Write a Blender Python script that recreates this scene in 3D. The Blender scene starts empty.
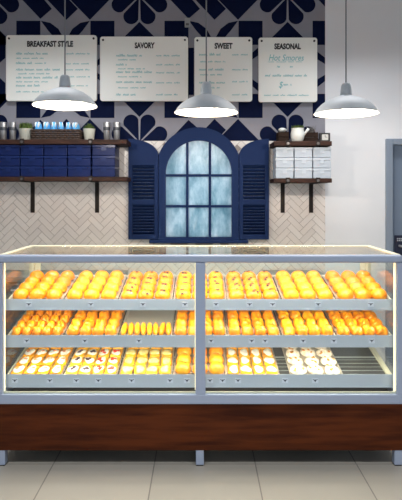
import bpy, bmesh, math, random
from mathutils import Vector, Matrix, Euler
random.seed(7)
S = bpy.context.scene
COL = S.collection
F = 550.0; CX = 201.0; HY = 195.0; CH = 1.56          # focal length in px, image centre, horizon, eye height
def P(px, py, d):                                     # a point of the photo at distance d
    return Vector(((px-CX)*d/F, d, CH-(py-HY)*d/F))
def PX(px, d): return (px-CX)*d/F
def PZ(py, d): return CH-(py-HY)*d/F
def lin(r, g, b):
    f = lambda c: (c/255/12.92) if c/255 <= .04045 else ((c/255+.055)/1.055)**2.4
    return (f(r), f(g), f(b), 1)
pi = math.pi

# ------------------------------------------------------------------ materials
def mat(name, col, rough=.5, metal=0, var=0, vscale=20, bump=0, bscale=60, col2=None, spec=.5, coat=0, stretch=None, detail=3):
    m = bpy.data.materials.new(name); m.use_nodes = True
    nt = m.node_tree; b = nt.nodes['Principled BSDF']
    b.inputs['Base Color'].default_value = col
    b.inputs['Roughness'].default_value = rough; b.inputs['Metallic'].default_value = metal
    b.inputs['Specular IOR Level'].default_value = spec
    b.inputs['Coat Weight'].default_value = coat
    if var or col2 or bump:
        tc = nt.nodes.new('ShaderNodeTexCoord'); src = tc.outputs['Object']
        if stretch:
            mp = nt.nodes.new('ShaderNodeMapping'); mp.inputs['Scale'].default_value = stretch
            nt.links.new(src, mp.inputs['Vector']); src = mp.outputs['Vector']
    if var or col2:
        n = nt.nodes.new('ShaderNodeTexNoise'); n.inputs['Scale'].default_value = vscale; n.inputs['Detail'].default_value = detail
        nt.links.new(src, n.inputs['Vector'])
        r = nt.nodes.new('ShaderNodeValToRGB')
        c2 = col2 or tuple(c*(1-var) for c in col[:3])+(1,)
        r.color_ramp.elements[0].position = .35; r.color_ramp.elements[1].position = .65
        r.color_ramp.elements[0].color = c2; r.color_ramp.elements[1].color = col
        nt.links.new(n.outputs['Fac'], r.inputs['Fac']); nt.links.new(r.outputs['Color'], b.inputs['Base Color'])
    if bump:
        n2 = nt.nodes.new('ShaderNodeTexNoise'); n2.inputs['Scale'].default_value = bscale; n2.inputs['Detail'].default_value = 4
        nt.links.new(src, n2.inputs['Vector'])
        bp = nt.nodes.new('ShaderNodeBump'); bp.inputs['Strength'].default_value = bump; bp.inputs['Distance'].default_value = .01
        nt.links.new(n2.outputs['Fac'], bp.inputs['Height']); nt.links.new(bp.outputs['Normal'], b.inputs['Normal'])
    return m
def emit_mat(name, col, s):
    m = bpy.data.materials.new(name); m.use_nodes = True
    b = m.node_tree.nodes['Principled BSDF']; b.inputs['Base Color'].default_value = col
    b.inputs['Emission Color'].default_value = col; b.inputs['Emission Strength'].default_value = s
    return m
def glass_mat(name, tint=(1, 1, 1, 1), ior=1.45):
    m = bpy.data.materials.new(name); m.use_nodes = True; nt = m.node_tree; nt.nodes.clear()
    o = nt.nodes.new('ShaderNodeOutputMaterial'); mx = nt.nodes.new('ShaderNodeMixShader')
    t = nt.nodes.new('ShaderNodeBsdfTransparent'); g = nt.nodes.new('ShaderNodeBsdfGlossy'); fr = nt.nodes.new('ShaderNodeFresnel')
    t.inputs['Color'].default_value = tint; g.inputs['Roughness'].default_value = 0.02; fr.inputs['IOR'].default_value = ior
    ge = nt.nodes.new('ShaderNodeNewGeometry'); mr = nt.nodes.new('ShaderNodeMapRange')      # thin pane: same reflectance from both sides
    mr.inputs['To Min'].default_value = ior; mr.inputs['To Max'].default_value = 1/ior
    nt.links.new(ge.outputs['Backfacing'], mr.inputs['Value']); nt.links.new(mr.outputs[0], fr.inputs['IOR'])
    nt.links.new(fr.outputs[0], mx.inputs[0]); nt.links.new(t.outputs[0], mx.inputs[1]); nt.links.new(g.outputs[0], mx.inputs[2])
    nt.links.new(mx.outputs[0], o.inputs['Surface'])
    return m
M = {}
M['white_wall'] = mat('white_wall', lin(229, 231, 235), .85, var=.04, vscale=1.5, bump=.05, bscale=120)
M['ceiling'] = mat('ceiling_paint', lin(205, 205, 205), .9)
M['side_wall'] = mat('side_wall', lin(190, 190, 192), .9)
M['mural_grey'] = mat('mural_grey', lin(143, 143, 153), .8, spec=.1, var=.08, vscale=6)
M['mural_navy'] = mat('mural_navy', lin(12, 22, 54), .7, spec=.06, var=.2, vscale=8)
M['grout'] = mat('grout', lin(160, 150, 145), .9)
def tile_mat():
    m = mat('glazed_tile', lin(226, 219, 214), .28, bump=.03, bscale=25)
    nt = m.node_tree; b = nt.nodes['Principled BSDF']
    g = nt.nodes.new('ShaderNodeNewGeometry'); r = nt.nodes.new('ShaderNodeValToRGB')
    r.color_ramp.elements[0].color = lin(220, 213, 209); r.color_ramp.elements[1].color = lin(230, 224, 220)
    nt.links.new(g.outputs['Random Per Island'], r.inputs['Fac']); nt.links.new(r.outputs['Color'], b.inputs['Base Color'])
    return m
M['tile'] = tile_mat()
def floor_mat():
    m = bpy.data.materials.new('floor_tile'); m.use_nodes = True; nt = m.node_tree; b = nt.nodes['Principled BSDF']
    tc = nt.nodes.new('ShaderNodeTexCoord'); mp = nt.nodes.new('ShaderNodeMapping')
    mp.inputs['Location'].default_value = (.2705+.5857*20, -3.19+.5857*20, 0)
    br = nt.nodes.new('ShaderNodeTexBrick'); br.offset = 0; br.inputs['Scale'].default_value = 1
    br.inputs['Brick Width'].default_value = .5857; br.inputs['Row Height'].default_value = .5857
    br.inputs['Mortar Size'].default_value = .0035; br.inputs['Mortar Smooth'].default_value = .1
    br.inputs['Color1'].default_value = lin(156, 150, 141); br.inputs['Color2'].default_value = lin(150, 145, 136)
    br.inputs['Mortar'].default_value = lin(105, 100, 96)
    nt.links.new(tc.outputs['Object'], mp.inputs['Vector']); nt.links.new(mp.outputs['Vector'], br.inputs['Vector'])
    n = nt.nodes.new('ShaderNodeTexNoise'); n.inputs['Scale'].default_value = 3; n.inputs['Detail'].default_value = 6
    nt.links.new(tc.outputs['Object'], n.inputs['Vector'])
    mx = nt.nodes.new('ShaderNodeMix'); mx.data_type = 'RGBA'; mx.blend_type = 'MULTIPLY'; mx.inputs['Factor'].default_value = .25
    rr = nt.nodes.new('ShaderNodeValToRGB'); rr.color_ramp.elements[0].color = (.7, .7, .7, 1); rr.color_ramp.elements[0].position = .3
    nt.links.new(n.outputs['Fac'], rr.inputs['Fac'])
    nt.links.new(br.outputs['Color'], mx.inputs['A']); nt.links.new(rr.outputs['Color'], mx.inputs['B'])
    nt.links.new(mx.outputs['Result'], b.inputs['Base Color']); b.inputs['Roughness'].default_value = .45
    return m
M['floor'] = floor_mat()
M['alu'] = mat('blue_grey_aluminium', lin(157, 168, 190), .42, metal=.25)
M['alu_rail'] = mat('price_rail_steel', lin(178, 190, 203), .4, metal=.15)
M['cream_trim'] = mat('cream_trim', lin(204, 203, 180), .5)
M['steel'] = mat('dark_steel', lin(96, 98, 98), .35, metal=.7)
M['steel_light'] = mat('brushed_steel', lin(185, 195, 192), .35, metal=.5)
M['deck'] = mat('brown_deck', lin(70, 62, 54), .5)
M['pan'] = mat('aluminium_pan', lin(190, 184, 172), .4, metal=.35)
M['led'] = emit_mat('warm_led', (1, .90, .58, 1), .95)
M['wood'] = mat('mahogany', lin(86, 41, 19), .45, spec=.08, col2=lin(54, 24, 13), vscale=5, stretch=(.5, 4, 5), bump=.05, bscale=30, detail=6)
M['shelf_wood'] = mat('dark_shelf_wood', lin(62, 39, 31), .6, spec=.2, col2=lin(38, 23, 19), vscale=8, stretch=(1, 6, 6), bump=.2, bscale=30)
M['iron'] = mat('black_iron', lin(38, 32, 30), .6, spec=.2)
M['bolt'] = mat('worn_iron', lin(96, 92, 92), .4, metal=.6)
M['navy_paint'] = mat('navy_paint', lin(28, 45, 84), .5, spec=.06)
M['navy_box'] = mat('navy_card', lin(17, 33, 82), .4, spec=.15, var=.15, vscale=10)
M['navy_lid'] = mat('navy_card_lid', lin(20, 37, 86), .25, spec=.2)
M['pale_box'] = mat('pale_card', lin(176, 187, 200), .5, var=.05, vscale=9)
M['pale_lid'] = mat('pale_card_lid', lin(184, 194, 206), .45)
M['board'] = mat('white_board', lin(246, 248, 243), .4)
M['screw'] = mat('dark_screw', lin(50, 50, 52), .4, metal=.6)
M['black_ink'] = mat('black_lettering', lin(30, 30, 34), .5)
M['teal_ink'] = mat('teal_marker', lin(122, 196, 200), .6)
M['lamp_out'] = mat('grey_enamel', lin(198, 205, 212), .5)
M['lamp_in'] = mat('white_enamel', lin(228, 218, 198), .6)
M['bulb'] = emit_mat('lit_bulb', (1, .9, .72, 1), 22)
M['cord'] = mat('grey_cord', lin(120, 122, 128), .6)
M['door'] = mat('blue_grey_door', lin(114, 129, 150), .5)
M['door_frame'] = mat('door_frame', lin(130, 143, 160), .5)
M['chrome'] = mat('chrome', lin(212, 215, 220), .3, metal=.6)
M['lock_plate'] = mat('lock_plate', lin(24, 32, 58), .4)
M['glass'] = glass_mat('clear_glass', (.985, .995, .99, 1))
M['back_glass'] = glass_mat('sliding_glass', (.95, .98, .96, 1))
M['pot'] = mat('white_pot', lin(212, 215, 205), .5)
M['soil'] = mat('soil', lin(50, 36, 28), .9)
M['grass'] = mat('grass_green', lin(84, 108, 46), .7, var=.4, vscale=30)
M['dry'] = mat('grey_twigs', lin(110, 106, 102), .8)
M['wicker'] = mat('dark_wicker', lin(66, 50, 42), .8, var=.4, vscale=60)
M['packet'] = mat('packet_blue', lin(84, 168, 226), .4)
M['packet_white'] = mat('packet_white', lin(225, 232, 238), .4)
M['tumbler'] = mat('brushed_tumbler', lin(170, 172, 176), .3, metal=.7)
M['tumbler_band'] = mat('dark_band', lin(62, 66, 76), .4)
M['crate'] = mat('crate_wood', lin(46, 33, 27), .75, spec=.15, var=.3, vscale=14, stretch=(1, 5, 5))
M['cloth'] = mat('white_ceramic', lin(214, 218, 216), .45)
M['black'] = mat('matt_black', lin(34, 32, 34), .5)
M['face'] = mat('clock_face', lin(200, 200, 196), .5)
M['counter'] = mat('counter_top', lin(120, 128, 126), .35, metal=.4)
M['counter_body'] = mat('counter_body', lin(66, 74, 80), .5)
M['sensor'] = mat('sensor_plastic', lin(150, 155, 158), .6)
M['tag'] = mat('tag_card', lin(198, 208, 222), .4)
M['tag_ink'] = mat('tag_ink', lin(52, 60, 84), .5)
# baked goods
def baked(name, a, b, sc=22, rough=.38):
    return mat(name, lin(*a), rough, col2=lin(*b), vscale=sc, bump=.08, bscale=70, coat=.15)
M['b_orange'] = baked('golden_crust', (249, 162, 6), (232, 130, 4))
M['b_yellow'] = baked('yellow_crust', (252, 178, 14), (240, 146, 6))
M['b_deep'] = baked('deep_crust', (249, 162, 6), (232, 128, 4))
M['b_pale'] = baked('pale_pastry', (250, 190, 40), (242, 160, 14))
M['b_custard'] = mat('custard', lin(252, 222, 112), .4, col2=lin(250, 236, 170), vscale=30)
M['icing'] = mat('white_icing', lin(252, 246, 232), .5, var=.05, vscale=40)
M['berry'] = mat('dark_berry', lin(70, 52, 60), .4)
M['strawberry'] = mat('red_fruit', lin(206, 66, 40), .4)
M['peach'] = mat('pink_fruit', lin(226, 150, 110), .45)
M['sugar'] = mat('powdered_sugar', lin(250, 244, 232), .8, col2=lin(244, 222, 190), vscale=45, bump=.3, bscale=50)
M['almond'] = mat('toasted_almond', lin(222, 150, 66), .5)
M['choc'] = mat('dark_raisin', lin(64, 34, 14), .4)

def pane_mat():
    m = bpy.data.materials.new('frosted_pane'); m.use_nodes = True; nt = m.node_tree; nt.nodes.clear()
    o = nt.nodes.new('ShaderNodeOutputMaterial'); t = nt.nodes.new('ShaderNodeBsdfTranslucent'); g = nt.nodes.new('ShaderNodeBsdfGlossy')
    g.inputs['Roughness'].default_value = .15
    tc = nt.nodes.new('ShaderNodeTexCoord'); mp = nt.nodes.new('ShaderNodeMapping'); mp.inputs['Scale'].default_value = (1, 1, .45)
    n = nt.nodes.new('ShaderNodeTexNoise'); n.inputs['Scale'].default_value = 11; n.inputs['Detail'].default_value = 8; n.inputs['Roughness'].default_value = .7
    r = nt.nodes.new('ShaderNodeValToRGB'); r.color_ramp.elements[0].position = .32; r.color_ramp.elements[1].position = .66
    r.color_ramp.elements[0].color = lin(140, 178, 190); r.color_ramp.elements[1].color = lin(236, 244, 248)
    bp = nt.nodes.new('ShaderNodeBump'); bp.inputs['Strength'].default_value = .5; bp.inputs['Distance'].default_value = .01
    nt.links.new(tc.outputs['Object'], mp.inputs[0]); nt.links.new(mp.outputs[0], n.inputs['Vector']); nt.links.new(n.outputs['Fac'], r.inputs[0])
    nt.links.new(r.outputs[0], t.inputs['Color']); nt.links.new(n.outputs['Fac'], bp.inputs['Height'])
    nt.links.new(bp.outputs[0], g.inputs['Normal'])
    fr = nt.nodes.new('ShaderNodeFresnel'); mx = nt.nodes.new('ShaderNodeMixShader')
    nt.links.new(fr.outputs[0], mx.inputs[0]); nt.links.new(t.outputs[0], mx.inputs[1]); nt.links.new(g.outputs[0], mx.inputs[2])
    nt.links.new(mx.outputs[0], o.inputs['Surface'])
    return m
M['pane'] = pane_mat()

# ------------------------------------------------------------------ mesh builder
class MB:
    def __init__(s): s.v = []; s.f = []; s.mi = []
    def add(s, vs, fs, m=0):
        k = len(s.v); s.v += [Vector(v) for v in vs]
        for f in fs: s.f.append([i+k for i in f]); s.mi.append(m)
        return s
    def box(s, x0, x1, y0, y1, z0, z1, m=0, T=None):
        vs = [Vector((x, y, z)) for z in (z0, z1) for y in (y0, y1) for x in (x0, x1)]
        if T: vs = [T @ v for v in vs]
        return s.add(vs, [(0, 2, 3, 1), (4, 5, 7, 6), (0, 1, 5, 4), (2, 6, 7, 3), (0, 4, 6, 2), (1, 3, 7, 5)], m)
    def lathe(s, prof, c=(0, 0, 0), n=24, m=0, cap=True):
        vs = []; fs = []
        for r, z in prof:
            for i in range(n): a = 2*pi*i/n; vs.append((c[0]+r*math.cos(a), c[1]+r*math.sin(a), c[2]+z))
        for j in range(len(prof)-1):
            for i in range(n):
                k = (i+1) % n; fs.append((j*n+i, j*n+k, (j+1)*n+k, (j+1)*n+i))
        if cap:
            fs.append(tuple(range(n))[::-1]); fs.append(tuple(range((len(prof)-1)*n, len(prof)*n)))
        return s.add(vs, fs, m)
    def prism(s, poly, y0, y1, m=0):                 # polygon in XZ, extruded along Y
        n = len(poly); vs = [(p[0], y0, p[1]) for p in poly]+[(p[0], y1, p[1]) for p in poly]
        fs = [tuple(range(n)), tuple(range(n, 2*n))[::-1]]+[(i, i+n, (i+1) % n+n, (i+1) % n) for i in range(n)]
        return s.add(vs, fs, m)
    def tube(s, pts, r, n=8, m=0):
        pts = [Vector(p) for p in pts]; vs = []; fs = []
        for i, p in enumerate(pts):
            t = (pts[min(i+1, len(pts)-1)]-pts[max(i-1, 0)]).normalized()
            u = t.cross(Vector((0, 0, 1)));
            if u.length < .05: u = t.cross(Vector((0, 1, 0)))
            u.normalize(); w = t.cross(u); rr = r[i] if isinstance(r, (list, tuple)) else r
            for k in range(n): a = 2*pi*k/n; vs.append(p+u*rr*math.cos(a)+w*rr*math.sin(a))
        for j in range(len(pts)-1):
            for k in range(n): q = (k+1) % n; fs.append((j*n+k, j*n+q, (j+1)*n+q, (j+1)*n+k))
        fs.append(tuple(range(n))[::-1]); fs.append(tuple(range((len(pts)-1)*n, len(pts)*n)))
        return s.add(vs, fs, m)
    def ball(s, fn, nu=16, nv=10, m=0):              # closed surface fn(theta, phi)
        vs = [fn(0, 0)]; fs = []
        for j in range(1, nv):
            for i in range(nu): vs.append(fn(pi*j/nv, 2*pi*i/nu))
        vs.append(fn(pi, 0)); L = len(vs)-1
        for i in range(nu):
            k = (i+1) % nu; fs.append((0, 1+i, 1+k)); fs.append((L, 1+(nv-2)*nu+k, 1+(nv-2)*nu+i))
            for j in range(nv-2): a = 1+j*nu; fs.append((a+i, a+nu+i, a+nu+k, a+k))
        return s.add(vs, fs, m)
    def build(s, name, mats, parent=None, world=False, smooth=False, bevel=0, fix=True):
        if not isinstance(mats, (list, tuple)): mats = [mats]
        off = Vector((0, 0, 0))
        if world:
            if parent: off = parent.location.copy()
            else:
                xs = [v.x for v in s.v]; ys = [v.y for v in s.v]; zs = [v.z for v in s.v]
                off = Vector(((min(xs)+max(xs))/2, (min(ys)+max(ys))/2, min(zs)))
        me = bpy.data.meshes.new(name); me.from_pydata([v-off for v in s.v], [], s.f); me.update()
        for m in mats: me.materials.append(m)
        for p, i in zip(me.polygons, s.mi): p.material_index = i; p.use_smooth = bool(smooth)
        if fix:
            bm = bmesh.new(); bm.from_mesh(me); bmesh.ops.recalc_face_normals(bm, faces=bm.faces); bm.to_mesh(me); bm.free()
        if smooth and smooth is not True: me.set_sharp_from_angle(angle=math.radians(smooth))
        o = bpy.data.objects.new(name, me); COL.objects.link(o)
        if parent: o.parent = parent
        elif world: o.location = off
        if bevel:
            b = o.modifiers.new('bevel', 'BEVEL'); b.width = bevel; b.segments = 3; b.limit_method = 'ANGLE'; b.angle_limit = math.radians(50)
        return o
def tag(o, label, cat, group=None, kind=None):
    if label: o['label'] = label
    if cat: o['category'] = cat
    if group: o['group'] = group
    if kind: o['kind'] = kind
    return o
def empty(name, loc, label=None, cat=None, group=None, kind=None, rot=(0, 0, 0)):
    o = bpy.data.objects.new(name, None); COL.objects.link(o); o.location = loc; o.rotation_euler = rot; o.empty_display_size = .05
    return tag(o, label, cat, group, kind)
def children(o): return [c for c in COL.objects if c.parent == o]
def copy_tree(o, parent=None):
    c = o.copy(); COL.objects.link(c)
    if parent: c.parent = parent
    for ch in children(o): copy_tree(ch, c)
    return c
def structure(mb, name, mats, **k):
    o = mb.build(name, mats, world=True, **k); o['kind'] = 'structure'; return o
def clip(poly, x0, x1, z0, z1):
    for ax, lim, sg in ((0, x0, 1), (0, x1, -1), (1, z0, 1), (1, z1, -1)):
        out = []
        for i in range(len(poly)):
            a = poly[i]; b = poly[(i+1) % len(poly)]; da = (a[ax]-lim)*sg; db = (b[ax]-lim)*sg
            if da >= 0: out.append(a)
            if (da > 0 > db) or (da < 0 < db):
                t = da/(da-db); out.append((a[0]+(b[0]-a[0])*t, a[1]+(b[1]-a[1])*t))
        poly = out
        if len(poly) < 3: return []
    return poly

# ------------------------------------------------------------------ room shell
DW = 4.69                                            # distance of the back wall
XL, XR = -2.5, 2.75; ZC = 3.45
WX = PX(198.7, DW)                                   # window centre
wp = DW/F; GH = 32.6*wp; GTOP = PZ(141, DW); GSP = GTOP-GH; GBOT = PZ(236.6, DW)
mb = MB().box(XL-.1, XR+.1, -3.0, DW+.15, -.1, 0)
fl = mb.build('floor', M['floor']); fl['kind'] = 'structure'
structure(MB().box(XL-.1, XR+.1, -3.0, DW+.15, ZC, ZC+.1), 'ceiling', M['ceiling'])
structure(MB().box(XL-.1, XL, -3.0, DW, 0, ZC), 'wall_left', M['side_wall'])
structure(MB().box(XR, XR+.1, -3.0, DW, 0, ZC), 'wall_right', M['side_wall'])
# back wall with the arched opening and the doorway
DX0 = PX(390.5, DW); DX1 = DX0+.85; DZ = PZ(143.5, DW)
wb = MB(); y0, y1 = DW, DW+.14
xa, xb = WX-GH, WX+GH
wb.box(XL, xa, y0, y1, 0, ZC); wb.box(xb, DX0, y0, y1, 0, ZC); wb.box(DX0, DX1, y0, y1, DZ, ZC); wb.box(DX1, XR, y0, y1, 0, ZC)
wb.box(xa, xb, y0, y1, 0, GBOT)
N = 24
for i in range(N):
    a0 = pi-pi*i/N; a1 = pi-pi*(i+1)/N
    p0 = (WX+GH*math.cos(a0), GSP+GH*math.sin(a0)); p1 = (WX+GH*math.cos(a1), GSP+GH*math.sin(a1))
    wb.prism([p0, p1, (p1[0], ZC), (p0[0], ZC)], y0, y1)
structure(wb, 'wall_back', M['white_wall'])
TX1 = PX(325, DW)                                    # right end of tile and mural
ZM = PZ(141, DW)                                     # where the mural meets the tile
# --- herringbone tiling
hb = MB(); L, w = .15, .05; g = .0016; c45 = math.cos(pi/4)
TXL = XL+.01
for i in range(-160, 161):
    for j in range(-14, 15):
        for (x0, z0, x1, z1) in ((0, 0, 3, 1), (3, -2, 4, 1)):
            r = [(x0, z0), (x1, z0), (x1, z1), (x0, z1)]
            q = []
            for k, (x, z) in enumerate(r):
                x = (x+i+6*j)*w; z = (z+i)*w
                x += g*(1 if k in (0, 3) else -1); z += g*(1 if k in (0, 1) else -1)
                q.append((c45*(x-z)-.4, c45*(x+z)+1.0))
            q = clip(q, TXL, TX1, .02, ZM)
            if not q: continue
            inside = False
            for (x, z) in q:
                dx = abs(x-WX)
                if GBOT-.01 < z and dx < GH+.004 and (z < GSP or dx*dx+(z-GSP)**2 < (GH+.004)**2): inside = True
            if inside: continue
            hb.prism(q, DW-.006, DW-.0016)
for (xa_, xb__, za_, zb_) in ((TXL, WX-GH-.01, .02, ZM), (WX+GH+.01, TX1, .02, ZM), (WX-GH-.01, WX+GH+.01, .02, GBOT-.01)):
    hb.box(xa_, xb__, DW-.0015, DW-.0004, za_, zb_, 1)
o = structure(hb, 'trim_1', [M['tile'], M['grout']]); o['label'] = 'white herringbone wall tiling'
# --- mural: grey ground with navy shapes, one flat panel of pattern
P_ = 148.0; MCX = [139.5-P_*2, 139.5-P_, 139.5, 139.5+P_]
mu = MB()
ground = []
mz0 = ZM; mz1 = ZC
mu.box(TXL, TX1, DW-.006, DW-.0005, mz0+.0005+.001, mz1-.001, 0) if False else None
# ground cut round the arch (hidden under the arch trim)
mu.box(TXL, TX1, DW-.004, DW-.0005, ZM+.001, ZC-.001, 0)
def shape(pts):
    pts = [(PX(x, DW), PZ(y, DW)) for x, y in pts]
    q = clip(pts, TXL, TX1, ZM+.001, ZC-.001)
    if q: mu.prism(q, DW-.0052, DW-.004, 1)
def petal(cx, cy, ang, length=29, wid=15.5):
    pts = []
    base = wid/2
    for k in range(13):
        a = -pi/2+pi*k/12; pts.append((length-base+base*math.cos(a), base*math.sin(a)))
    pts = [(1.5, 0)]+pts
    ca, sa = math.cos(ang), math.sin(ang)
    shape([(cx+x*ca-y*sa, cy+x*sa+y*ca) for x, y in pts])
for m in range(-1, 3):
    for sgn in ((1, -1)):
        # everything drawn about y = 69.5, mirrored
        fy = lambda y: 69.5+sgn*(y-69.5) 
        if m != 0: continue
        for fx in MCX:
            # square columns, triangles, bars
            for sx in (fx-37, fx+37):
                shape([(sx-12, fy(21)), (sx+12, fy(21)), (sx+12, fy(45)), (sx-12, fy(45))])
            shape([(fx, fy(22)), (fx-38, fy(60)), (fx-24, fy(60)), (fx+24, fy(60)), (fx+38, fy(60))][:1]+[(fx-23, fy(45)), (fx+23, fy(45))])
            shape([(fx-49.5, fy(20)), (fx-29, fy(-1)), (fx-38, fy(-12)), (fx-50, fy(-18)), (fx-69, fy(0))])
            gx = fx+74
            shape([(gx-18, fy(0)), (gx+1, fy(20)), (gx+12.5, fy(9)), (gx+4, fy(0)), (gx-14, fy(-20)), (gx-28, fy(-11))])
            shape([(gx-43, fy(0)), (gx-25, fy(19)), (gx-13.5, fy(9)), (gx-21, fy(0)), (gx-36, fy(-16)), (gx-46, fy(-7))])
            # leaves from the squares' corners to the star centre
            for s2 in (1, -1):
                c = [(gx-s2*24.5, 21), (gx-s2*15, 23), (gx-s2*7, 29), (gx-s2*2, 38), (gx-s2*1, 46), (gx-s2*9, 40), (gx-s2*17, 31)]
                shape([(x, fy(y)) for x, y in c])
        cy = -3.5 if sgn == 1 else 142.5
        for fx in MCX:
            for k in range(8):
                a = pi/8+k*pi/4
                petal(fx, cy, a, 29.5)
for c, ap, sp in ((102.5, -8.5, 11), (250.5, -10, 14), (324.5, 7, 10), (28.5, 8, 11), (176.5, 8, 11)):
    for s2 in (1, -1):
        s3 = -1 if ap < 0 else 1
        shape([(c+ap, 69.5+s2*1.5), (c+ap-s3*.5, 69.5+s2*7), (c-s3*9, 69.5+s2*(sp+9)), (c-s3*9, 69.5+s2*(sp+1))])
shape([(187, 48), (194, 48), (194, 95), (187, 95)])
shape([(-10, 32), (1, 32), (5.5, 38), (5.5, 58), (0, 63), (-10, 63)]); shape([(-10, 78), (0, 78), (5.5, 83), (5.5, 100), (-2, 108), (-10, 108)])
structure(mu, 'wall_mural', [M['mural_grey'], M['mural_navy']])
# baseboard out of sight behind the counter, and along the plain wall
structure(MB().box(TX1+.01, DX0-.07, DW-.015, DW-.0005, 0, .1), 'baseboard_back', M['door_frame'])

# ------------------------------------------------------------------ door
dr = empty('door_1', (DX0+.42, DW, 0), 'blue-grey door in a blue-grey frame in the white wall', None, None, 'structure')
fx0 = PX(385.3, DW)
fr = MB().box(fx0, DX0+.012, DW-.03, DW+.1, 0, PZ(139, DW)); fr.box(DX1-.012, DX1+.045, DW-.03, DW+.1, 0, PZ(139, DW)); fr.box(DX0+.012, DX1-.012, DW-.03, DW+.1, DZ-.012, PZ(139, DW))
fr.build('door_frame', M['door_frame'], dr, True, bevel=.005)
MB().box(DX0+.016, DX1-.016, DW+.03, DW+.075, .008, DZ-.016).build('door_slab', M['door'], dr, True, bevel=.003)
hp = MB().box(PX(395.5, DW), PX(404.5, DW), DW+.016, DW+.0298, PZ(262, DW), PZ(235.5, DW)).build('lock_plate', M['lock_plate'], dr, True, bevel=.004)
hx, hz = PX(400, DW), PZ(246, DW)
MB().tube([(hx, DW+.016, hz), (hx, DW-.03, hz), (hx+.012, DW-.045, hz), (hx+.12, DW-.045, hz-.004)], .010).build('door_handle', M['chrome'], hp, False, smooth=True).location = -dr.location
kb = MB()
for i in range(3):
    for j in range(2): kb.box(hx-.02+i*.016, hx-.01+i*.016, DW+.012, DW+.0158, hz+.04+j*.016, hz+.05+j*.016)
kb.build('keypad', M['chrome'], hp).location = -dr.location

# ------------------------------------------------------------------ window and shutters
win = empty('window_1', (WX, DW-.01, PZ(242, DW)), 'arched navy window with nine frosted panes', None, None, 'structure')
fr = MB()
OR, OC, OHW = 42.5*wp, PZ(170.5, DW), 39.6*wp
OZ = OC+math.sqrt(OR*OR-OHW*OHW)
yf0, yf1 = DW-.055, DW-.007
# arch ring as strips
inner = [(WX+GH*math.cos(pi-pi*i/32), GSP+GH*math.sin(pi-pi*i/32)) for i in range(33)]
a_s = math.atan2(OZ-OC, -OHW); a_e = math.atan2(OZ-OC, OHW)
outer = [(WX+OR*math.cos(a_s+(a_e-a_s)*i/32), OC+OR*math.sin(a_s+(a_e-a_s)*i/32)) for i in range(33)]
for i in range(32): fr.prism([inner[i], inner[i+1], outer[i+1], outer[i]], yf0, yf1)
for s in (-1, 1):
    fr.prism([(WX+s*GH, GBOT), (WX+s*GH, GSP), (WX+s*OHW, OZ), (WX+s*OHW, GBOT)], yf0, yf1)
fr.box(WX-OHW, WX+OHW, yf0, yf1, PZ(239.5, DW), GBOT)
fr.build('window_frame', M['navy_paint'], win, True)
MB().box(PX(150, DW), PX(247.5, DW), DW-.085, DW-.007, PZ(242.5, DW), PZ(239.4, DW)).build('window_sill', M['navy_paint'], win, True, bevel=.004)
mx = [PX(187.4, DW), PX(209.8, DW)]; mzs = [PZ(206.2, DW), PZ(175.6, DW)]; mw = .0105
mn = MB()
for x in mx:
    top = GSP+math.sqrt(GH*GH-(x-WX)**2); mn.box(x-mw, x+mw, DW-.045, DW-.012, GBOT, top)
for z in mzs: mn.box(WX-GH, WX+GH, DW-.044, DW-.013, z-mw, z+mw)
mn.build('muntin', M['navy_paint'], win, True)
ex = [WX-GH]+mx+[WX+GH]; ez = [GBOT]+mzs+[GTOP]
for i in range(3):
    for j in range(3):
        q = [(ex[i]+.001, ez[2-j]), (ex[i+1]-.001, ez[2-j])]
        if j == 0:
            for k in range(11):
                x = ex[i+1]-.001+(ex[i]-ex[i+1]+.002)*k/10; q.append((x, GSP+math.sqrt(max(0, GH*GH-(x-WX)**2))-.001 if abs(x-WX) < GH else GSP))
            q = [p for n_, p in enumerate(q) if n_ < 2 or p[1] > ez[2]+.001]
        else: q += [(ex[i+1]-.001, ez[3-j]-.001), (ex[i]+.001, ez[3-j]-.001)]
        MB().prism(q, DW-.03, DW-.026).build('pane', M['pane'], win, True)
def shutter(side):
    # side -1 left, 1 right ; hinge edge beside the window frame
    xh = WX+side*(OHW+.004); xo = xh+side*.252
    zb = PZ(239, DW); zh = PZ(155.5, DW); zo = PZ(139.3, DW)
    x0, x1 = min(xh, xo), max(xh, xo)
    t = empty('window_shutter', ((x0+x1)/2, DW-.02, zb), 'open navy louvred shutter on the %s side of the arched window' % ('left' if side < 0 else 'right'), 'shutter', 'window shutters')
    ya, yb = DW-.05, DW-.008
    st = .034
    zc0, zc1 = PZ(165.5, DW), PZ(199.2, DW); zc2, zc3 = PZ(204.5, DW), PZ(234, DW)
    m = MB()
    m.box(x0, x0+st, ya, yb, zb, zc0); m.box(x1-st, x1, ya, yb, zb, zc0)
    m.box(x0+st, x1-st, ya, yb, zb, zc3); m.box(x0+st, x1-st, ya, yb, zc2, zc1)
    top = []
    for k in range(15):
        u = k/14; ang = pi/2*u
        # quarter ellipse: high and level at the outer edge, falling to the hinge edge
        top.append((xo+(xh-xo)*math.sin(ang), zh+(zo-zh)*math.cos(ang)))
    m.prism([(xh, zc0), (xo, zc0)]+top, ya, yb)
    m.build('shutter_frame', M['navy_paint'], t, True, bevel=.002)
    for za, zz in ((zc3, zc2), (zc1, zc0)):
        s = MB(); n = 10
        for k in range(n):
            z = za+(zz-za)*(k+.5)/n
            T = Matrix.Translation((0, DW-.029, z)) @ Matrix.Rotation(math.radians(-38), 4, 'X')
            s.box(x0+st+.0005, x1-st-.0005, -.016, .016, -.0035, .0035, T=T)
        s.build('louvre_panel', M['navy_paint'], t, True)
shutter(-1); shutter(1)

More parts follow.
